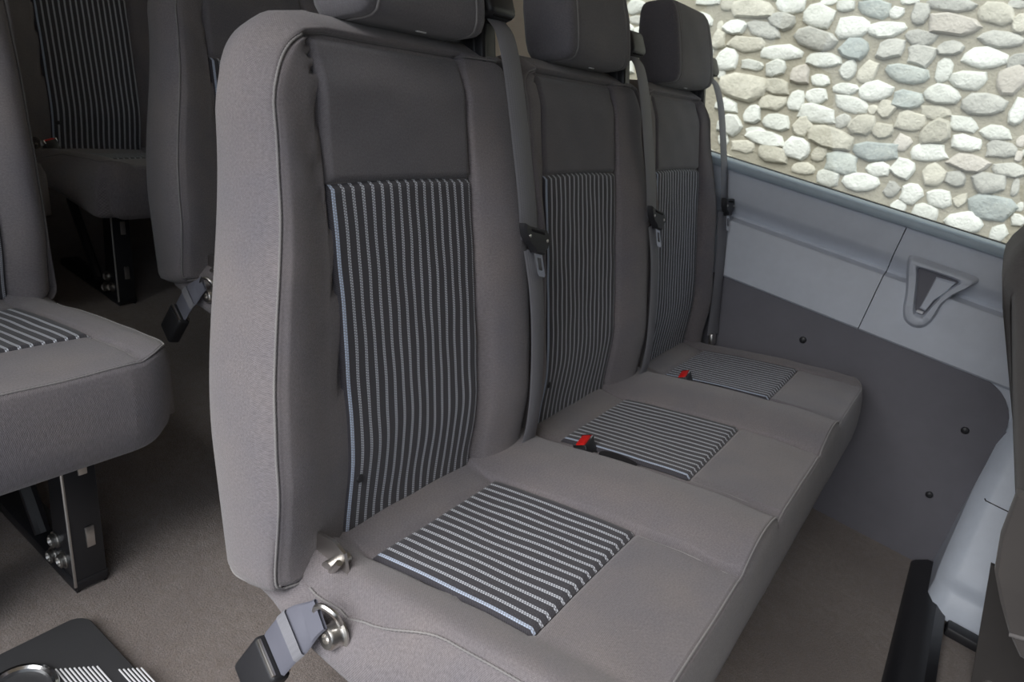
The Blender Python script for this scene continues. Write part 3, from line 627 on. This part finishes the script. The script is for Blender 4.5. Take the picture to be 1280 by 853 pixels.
RB = Matrix((NB, Vector((0, 1, 0)), UB)).transposed()      # columns: depth, across, up
def belt(y0, ue, root, last, relief):
    """shoulder belt: guide on the shoulder, webbing down the front, tongue, lower run into the gap"""
    mp = bmap(y0)
    st = empty('seat_belt'); st.parent = root
    gd = MB(); gd.rbox(mp(ue - .002, .575, -.048), (.066, .050, .090), .008, RB, 3)
    gd.rbox(mp(ue - .020, .577, -.018), (.024, .012, .075), .004, RB)
    g = gd.build('belt_guide', 'black', st)
    MB().rbox(mp(ue + .004, .628, -.030), (.080, .064, .044), .010, Matrix.Rotation(-.25, 3, 'Y') @ RB, 3).build('guide_cover', 'black', g)
    MB().rbox(mp(ue + .004, .622, .006), (.003, .044, .016), .001, Matrix.Rotation(-.25, 3, 'Y') @ RB).build('guide_slot', 'black_matte', g)
    if not last:
        pth = [(ue + .002, .612, -.002), (ue + .004, .590, .012), (ue + .006, .54, .022), (ue + .009, .46, .030), (ue + .013, .38, .036), (ue + .016, .315, .038)]
        low = [(ue + .022, .300, .038), (ue + .030, .24, .040), (ue + .036, .16, .038), (ue + .036, .06, .032), (ue + .035, -.01, .018), (ue + .035, -.06, -.01)]
    else:
        pth = [(ue + .002, .612, -.002), (ue + .006, .590, .014), (ue + .010, .54, .026), (ue + .014, .46, .034), (ue + .017, .38, .040), (ue + .018, .315, .042)]
        low = [(ue + .020, .300, .042), (ue + .022, .24, .040), (ue + .024, .16, .036), (ue + .024, .06, .030), (ue + .024, -.01, .026)]
    tw = lambda i, n: Vector((0, 1, 0))
    P = spline([mp(*q) for q in pth], 8); ribbon('webbing', P, [tw(i, len(P)) for i in range(len(P))], .046, .0022, 'web', st)
    P2 = spline([mp(*q) for q in low], 8); ribbon('webbing', P2, [Vector((.35 if last else .0, 1, 0)).normalized() for i in range(len(P2))], lambda i: .044 - .008 * hump(i / len(P2)), .0022, 'web', st)
    # tongue: black moulded head, steel blade with a slot, hanging a little askew
    a = math.radians(14 if not last else 4); ax = Vector((0, math.cos(a), 0)) - UB * math.sin(a); ay = -(UB * math.cos(a) + Vector((0, math.sin(a) * -1, 0)))
    az = ay.cross(ax); az = az if az.dot(NB) > 0 else -az
    o = mp(pth[-1][0] + .004, .316, pth[-1][2] + .008)
    head = [(-.033, -.010), (-.030, -.016), (-.020, -.014), (.020, -.014), (.030, -.016), (.033, -.010), (.033, .004), (.026, .014), (.016, .019), (.013, .026), (-.013, .026), (-.016, .019), (-.026, .014), (-.033, .004)]
    tb = MB().prism(head, o, ax, ay, az, -.006, .007, .003).build('belt_tongue', 'black', st)
    MB().frame([(-.011, .024), (.011, .024), (.011, .058), (.008, .062), (-.008, .062), (-.011, .058)], [(-.0055, .032), (.0055, .032), (.0055, .050), (.004, .052), (-.004, .052), (-.0055, .050)], o, ax, ay, az, -.0012, .0012).build('tongue_blade', 'chrome', tb, False, None)
    MB().rbox(o + ay * -.008 + az * .0075, (.002, .036, .004), .0008, Matrix((az, ax, -ay)).transposed()).build('tongue_slot', 'black_matte', tb)
    for dx in (-.024, .024): MB().lathe(o + ax * dx + ay * .002 + az * .006, az, [(.0028, 0), (.0024, .0016), (.0008, .002)], 10).build('rivet', 'steel', tb)
    if last: MB().rbox(mp(ue + .024, -.022, .026), (.010, .030, .030), .003, RB).build('belt_anchor', 'steel', st)
    return st

def leg(x, y, root, low=0.0):
    """pressed steel leg: slanted front channel with slots, rear gusset, floor rail with bolts"""
    lg = MB()
    top, bot = .262, .0
    # channel: two flanges and a web, leaning forward towards the floor
    ch = [(x - .075, top), (x - .035, top), (x + .020, .012), (x + .020, .0), (x - .040, .0)]
    lg.prism(ch, (0, y - .022, 0), (1, 0, 0), (0, 0, 1), (0, 1, 0), 0, .004)
    lg.prism([(x - .100, top), (x - .035, top), (x + .020, .012), (x + .020, 0), (x - .085, 0), (x - .075, .06), (x - .060, .13)], (0, y + .018, 0), (1, 0, 0), (0, 0, 1), (0, 1, 0), 0, .004)
    d = Vector((.055, 0, -.25)).normalized(); nrm = Vector((d.z, 0, -d.x)) * -1
    Rm = Matrix((nrm, Vector((0, 1, 0)), d * -1)).transposed()
    lg.rbox(Vector((x - .0085, y, .133)), (.004, .044, .262), .001, Rm)
    o = lg.build('leg', 'black_paint', root)
    for t in (.20, .085): MB().rbox(Vector((x - .0085 + (.133 - t) * .22 + .003, y + .004, t)), (.003, .013, .034), .0014, Rm).build('leg_slot', 'steel', o)
    MB().tube([(x - .0345, y - .0235, .258), (x + .0195, y - .0235, .012)], .0022, 6).build('worn_edge', 'steel', o)
    rl = MB(); rl.rbox((x - .13, y, .012), (.30, .050, .020), .004)
    rl.tube([(x - .10, y - .012, .03), (x - .24, y - .012, .20), (x - .27, y - .012, .262)], .012, 10)
    rl.build('leg_rail', 'black_paint', o)
    for (bx, bz) in ((x - .040, .062), (x - .016, .040), (x - .046, .028)):
        MB().lathe((bx, y - .022, bz), (0, -1, 0), [(.0135, 0), (.0135, .002), (.0105, .002), (.0105, .007), (.0075, .009), (.0065, .006), (.0006, .006)], 14).build('leg_bolt', 'steel', o)
    return o

def buckle(y, s, root, zs):
    """belt buckle standing in the fold between two seats, and the pocket slit in front of it"""
    c = cmap(y, s, zs)
    Rk = Matrix.Rotation(-.55, 3, 'Y') @ Matrix.Rotation(.25, 3, 'X')
    b = MB().rbox(c + Rk @ Vector((0, 0, -.008)), (.021, .034, .040), .004, Rk, 2).build('buckle', 'black', root)
    MB().rbox(c + Rk @ Vector((.0, 0, .0105)), (.015, .0275, .010), .0015, Rk).build('release_button', 'red', b)
    for sg in (-1, 1): MB().rbox(c + Rk @ Vector((0, sg * .0162, .009)), (.022, .0024, .011), .0008, Rk).build('buckle_edge', 'chrome', b)
    P = []
    V = [cmap(y + .002 + .0085 * math.sin(2 * math.pi * k / 20) * (1 + .2 * math.cos(2 * math.pi * k / 20)), s + .060 + .028 * math.cos(2 * math.pi * k / 20), 0) for k in range(20)]
    return b

def bench(n, name):
    root = empty(name)
    yend = (n - 1) * PITCH + WI
    ends = [(-.056, .385)] + [(-.040, .385)] * (n - 2) + [(-.040, .325)] if n > 1 else [(-.056, .325)]
    for i in range(n):
        y0 = i * PITCH; a, b = ends[i]
        bo, rel = backrest(root, y0, a, b, .050 if i == 0 else .0, .085 if i == 0 else .035, .030 if i < n - 1 else .045, root)
        headrest(y0, .170, root)
        belt(y0, .330 if i < n - 1 else (.312 if n > 1 else -.045), root, i == n - 1 and n > 1, rel)
    # cushion: one pad across all seats, relief per seat
    S0, S1 = -.075, .363; yA, yB_ = -.082, yend + .062
    VAL = PITCH - .028
    def uL(s):
        r = .045; b = yA
        if s > S1 - r: b += r - math.sqrt(max(0, r * r - (s - (S1 - r)) ** 2))
        return b + .012 * ss(.02, -.07, s) + .018 * ss(.07, .17, s)
    def uR(s):
        r = .085; b = yB_
        if s > S1 - r: b -= r - math.sqrt(max(0, r * r - (s - (S1 - r)) ** 2))
        return b
    def relief(y, s):
        i = max(0, min(n - 1, int(math.floor((y + (PITCH - VAL)) / PITCH)))); u = y - i * PITCH
        z = -.008 * ss(.26, .37, s) ** 1.6 + .004 * hump((s + .02) / .28) + .012 * ss(.0, -.07, s)
        if u < 0:
            if i == 0: t = -u / .082; z += .013 * hump(t * .75) - .016 * ss(.6, 1, t)
            else: t = -u / .028; z += -.004 * t
        elif u > WI:
            if i < n - 1: t = (u - WI) / (VAL - WI); z += .021 * hump(t * .86, .9)
            else: t = (u - WI) / .062; z += .006 * hump(t * .8) - .010 * ss(.5, 1, t)
        else: z += -.0035 * hump((u - 0) / WI) * hump((s + .0) / .23)
        fr = .25 + .75 * ss(.33, .10, s)
        for k in range(n - 1): z -= (.016 * fr) * gr(y, VAL + k * PITCH + .002, .012) + .004 * gr(y, VAL + k * PITCH, .003)
        return z + .0012 * wob(y, s, .8)
    def zf(y, s):
        z = relief(y, s)
        if y < -.03 and s < .09: z -= .008 * gr((y + .05) * .8 + (s - .01) * .6, 0, .006) * ss(-.03, -.045, y) * ss(.09, .05, s)
        for i in range(n):
            u = y - i * PITCH
            for e in (0, WI): z -= .005 * gr(u, e, .004)
            if -.004 < u < WI + .004: z -= .003 * (gr(s, DI, .004) + gr(s, 0, .004))
            if 0 < u < WI and 0 < s < DI: z -= .006
        return z
    kn = [yA, yB_]; 
    for i in range(n): kn += [i * PITCH, i * PITCH + WI]
    for i in range(n - 1): kn += [VAL + i * PITCH]
    cu = dens(yA, yB_, kn, .010, .0024, .008); cols = [(c - yA) / (yB_ - yA) for c in cu]
    rows = dens(S0, S1, [0, DI, S1, S1 - .02], .012, .004, .012)
    bd = lambda s: -(.022 + .26 * (s + .08))
    def dep(k, c): return lambda u, h, nx, ny: zf(u, h) * (1 - k) + bd(h) * k - c * (1 - k)
    front = lambda a, b: (lambda u, h, nx, ny: a if ny > .3 else (b if nx < 0 else min(b, .013)))
    rings = [(.0012, -.003), (.0035, -.003), (front(.006, .006), dep(.04, .004)), (front(.0085, .012), dep(.13, .006)), (front(.0095, .022), dep(.35, .006)), (front(.008, .028), dep(.65, .003)), (front(.003, .030), dep(.9, .0)), (front(-.006, .028), dep(1.0, .0)), (front(-.02, .010), dep(1.02, .0)), (-.05, dep(1.02, 0))]
    cu_o, outl = pad('seat_cushion', cols, rows, uL, uR, zf, rings, cmap, 'fabric', root)
    P = [cmap(u + nn[0] * .003, s + nn[1] * .003, zf(u, s) - .0008) for (u, s), nn in outl if s > -.02]
    # order: right side going front, front edge, left side going back
    idx = [k for k, ((u, s), nn) in enumerate(outl) if s > -.02]
    L = [0]
    for i in range(1, len(P)): L.append(L[-1] + (P[i] - P[i - 1]).length)
    step = .0024; path = []; j = 0; k = 0
    while k * step < L[-1]:
        d = k * step
        while j < len(L) - 2 and L[j + 1] < d: j += 1
        f = (d - L[j]) / max(1e-9, L[j + 1] - L[j]); path.append(P[j].lerp(P[j + 1], f)); k += 1
    MB().tube(path, lambda i: .0010 + .0006 * (i % 2), 5).build('seam', 'thread', cu_o, True, None)
    for i in range(n):
        mpi = (lambda y0: (lambda u, s, d: cmap(u + y0, s, d)))(i * PITCH)
        rl = (lambda y0: (lambda u, s: relief(u + y0, s) + .001))(i * PITCH)
        panel('striped_insert', .0005, WI - .0005, .0005, DI, 56, 46, rl, mpi, 'stripe', cu_o, .006, .006)
    def top_seam(y, s0):
        MB().tube([cmap(y, s0 + (.358 - s0) * k / 24, zf(y, s0 + (.358 - s0) * k / 24) + .0006) for k in range(25)], .0011, 5).build('seam', 'thread', cu_o, True, None)
    for i in range(n):
        for e in (0, WI): top_seam(i * PITCH + e, DI + .002)
    for i in range(n - 1): top_seam(VAL + i * PITCH, .165)
    for i in range(n - 1):
        y = VAL + i * PITCH + .004
        buckle(y + .012, .055, root, relief(y + .012, .055) + .008)
        V = []; F = []
        N = 22
        for k in range(N):
            a = 2 * math.pi * k / N; u, s = y + .014 + .008 * math.sin(a) * (1 - .3 * math.cos(a)), .112 + .034 * math.cos(a); V.append(cmap(u, s, relief(u, s) + .0022))
        V.append(cmap(y + .014, .112, relief(y + .014, .112) + .0012))
        for k in range(N): F.append((k, (k + 1) % N, N))
        recalc(mk('slit_shade', V, F, 'black_matte', cu_o))  # flat dark patch on the fabric, recess shade of the slit as colour
    # steel pan under the cushion, side frame with hinge, legs
    pan = MB(); pan.prism([(-.03, -.012), (.30, .040), (.30, .020), (-.03, -.035)], (0, yA + .03, G - .025), (1, 0, 0), (0, 0, 1), (0, 1, 0), 0, yB_ - yA - .06)
    pan.build('seat_pan', 'black_paint', root)
    hg = MB(); hg.prism([(-.055, -.03), (.000, -.03), (.010, .01), (.000, .032), (-.020, .038), (-.055, .03)], (0, -.050, G + .000), (1, 0, 0), (0, 0, 1), (0, 1, 0), 0, .005, .001)
    hg.tube([(-.012, -.060, G + .008), (-.012, -.03, G + .008)], .009, 12); hg.tube([(.002, -.058, G + .026), (-.014, -.058, G - .010)], .004, 8)
    hg.build('hinge', 'steel', root)
    # lap belt anchored at the aisle end: bolt, eye plate, short webbing, buckle
    ab = MB().lathe((.052, -.098, G - .012), (-.15, -1, .1), [(.019, 0), (.019, .002), (.015, .003), (.013, .006), (.013, .013), (.011, .016), (.006, .016), (.005, .012), (.0005, .012)], 20).build('anchor_bolt', 'steel', root)
    MB().tube(spline([(.056, -.102, G + .008), (.050, -.107, G + .020), (.036, -.110, G + .022), (.026, -.110, G + .012), (.030, -.108, G - .006), (.046, -.103, G - .010)], 6), .0035, 8).build('eye_plate', 'steel', ab)
    lb = empty('lap_belt'); lb.parent = root
    q = spline([(.034, -.110, G + .010), (.020, -.118, G - .012), (.008, -.126, G - .036), (-.002, -.130, G - .062)], 6)
    ribbon('webbing', q, [Vector((.80, -.22, -.42)).normalized()] * len(q), lambda i: .034 + .018 * ss(0, 9, i), .005, 'web_blue', lb)
    q2 = [q[8] + Vector((.0, -.003, .0)), q[9] + Vector((0, -.003, 0)), q[11] + Vector((0, -.003, 0))]
    ribbon('stitched_fold', q2, [Vector((.80, -.22, -.42)).normalized()] * 3, .053, .006, 'web', lb)
    d = (q[-1] - q[-4]).normalized(); wv = Vector((.80, -.22, -.42)); wv = (wv - d * wv.dot(d)).normalized(); nv = d.cross(wv)
    Rb = Matrix((wv, nv, d)).transposed()
    bk = MB().rbox(q[-1] + d * .033, (.054, .024, .062), .006, Rb, 3).build('buckle', 'black', lb)
    for sg in (-1, 1): MB().rbox(q[-1] + d * .0035 + nv * sg * .009, (.044, .004, .006), .001, Rb).build('buckle_lip', 'steel', bk)
    MB().rbox(q[-1] + d * .064, (.034, .013, .006), .0015, Rb).build('release_button', 'red', bk)
    for y in {1: [.0, .192], 2: [.0, .33], 3: [-.02, .52, .90]}[n]: leg(.345 if n == 3 else .325, y, root)
    return root

def copy_tree(o, parent=None):
    c = o.copy(); COL.objects.link(c)
    if parent: c.parent = parent
    for ch in list(o.children): copy_tree(ch, c)
    return c
G3 = 'fabric bench seats of the van'
b3 = bench(3, 'bench_seat'); tag(b3, 'grey three-seat fabric bench with striped inserts and three shoulder belts', 'bench seat', G3)
b1 = bench(1, 'single_seat'); b1.location = (-.775, -.288, 0); tag(b1, 'single grey seat with striped insert across the aisle from the row behind', 'seat', G3)
b2 = bench(2, 'bench_seat'); b2.location = (-.775, .385, 0); tag(b2, 'grey two-seat bench directly behind the three-seat bench', 'bench seat', G3)
r2 = copy_tree(b2); r2.location = (-1.645, .450, 0); tag(r2, 'dark two-seat bench in the rearmost row with a red buckle beside its striped backrest', 'bench seat', G3)
buckle(-.028, .015, r2, .022)
r1 = copy_tree(b1); r1.location = (-1.645, -.050, 0); tag(r1, 'dark single seat in the rearmost row, mostly hidden behind the nearer single seat', 'seat', G3)
# single seat in the row ahead, its backrest tilted further back
RC = 0.46; NB = Vector((math.cos(RC), 0, math.sin(RC))); UB = Vector((-math.sin(RC), 0, math.cos(RC))); RB = Matrix((NB, Vector((0, 1, 0)), UB)).transposed()
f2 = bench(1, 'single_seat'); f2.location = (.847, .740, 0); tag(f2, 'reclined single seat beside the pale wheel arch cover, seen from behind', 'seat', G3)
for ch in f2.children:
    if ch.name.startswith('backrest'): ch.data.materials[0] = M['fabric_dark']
fo = [(-.235, .486), (-.224, .415), (-.207, .360), (-.181, .320), (-.152, .282), (-.125, .255), (-.06, .25), (-.02, .33), (-.06, .46), (-.15, .50)]
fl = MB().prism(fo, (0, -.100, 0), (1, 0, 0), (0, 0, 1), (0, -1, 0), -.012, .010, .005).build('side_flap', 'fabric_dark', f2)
MB().tube(spline([(-.152, -.112, .282), (-.125, -.112, .292), (-.09, -.112, .318)], 5), .003, 6).build('hem', 'thread', fl)
MB().prism([(-.165, .245), (.04, .262), (.14, .0), (-.089, .0)], (0, .160, 0), (1, 0, 0), (0, 0, 1), (0, 1, 0), 0, .012, .002).build('side_plate', 'dark_plastic', f2)
MB().lathe((-.065, .160, .02), (0, -1, 0), [(.012, 0), (.012, .004), (.008, .008), (.001, .008)], 14).build('plate_bolt', 'steel', f2)

# ------------------------------------------------------------------ floor furniture
rail = MB()
rail.prism([(.613, .001), (.700, .001), (.694, .020), (.672, .030), (.640, .026), (.618, .010)], (0, -.30, 0), (1, 0, 0), (0, 0, 1), (0, 1, 0), 0, 1.545)
rb = rail.build('floor_rail', 'black_paint', None, True, 30); tag(rb, 'low black floor rail running from the pale wheel arch cover', 'floor rail')
rail2 = MB().rbox((.90, 1.035, .011), (.40, .036, .022), .005).build('floor_rail', 'black', None); tag(rail2, 'short black rail along the foot of the pale wheel arch cover', 'floor rail')

# black panel on the carpet in the doorway: rounded corner, chrome ring, printed bars
fp = empty('floor_panel', (-.30, -.24, 0)); tag(fp, 'black plastic panel with chrome ring and white bars lying on the carpet', 'floor panel')
c0 = Vector((-.360, -.140)); e1 = Vector((.0, -1.0)); e2 = Vector((.152, -.000))
# corner at c0; one edge runs along -y, the other along +x
def rrect(x0, x1, y0, y1, r, n=6):
    out = []
    for (cx, cy, a0) in ((x1 - r, y1 - r, 0), (x0 + r, y1 - r, 90), (x0 + r, y0 + r, 180), (x1 - r, y0 + r, 270)):
        for k in range(n + 1):
            a = math.radians(a0 + 90 * k / n); out.append((cx + r * math.cos(a), cy + r * math.sin(a)))
    return out
MB().prism(rrect(-.078, .28, -.22, .106, .022), (0, 0, 0), (1, 0, 0), (0, 1, 0), (0, 0, 1), .001, .016, .004).build('plate', 'panel_black', fp)
ring = []
MB().tube([(-.002 + .037 * math.cos(2 * math.pi * k / 40), -.010 + .037 * math.sin(2 * math.pi * k / 40), .017) for k in range(40)], .0055, 8, True).build('chrome_ring', 'chrome', fp)
for g0, cnt in ((0, 10), (13, 6)):
    for k in range(g0, g0 + cnt):
        MB().rbox((.016 + k * .0032 + (.010 if g0 else 0), .034 + k * .0042, .0166), (.050, .0019, .0016), .0004).build('printed_bar', 'white', fp)
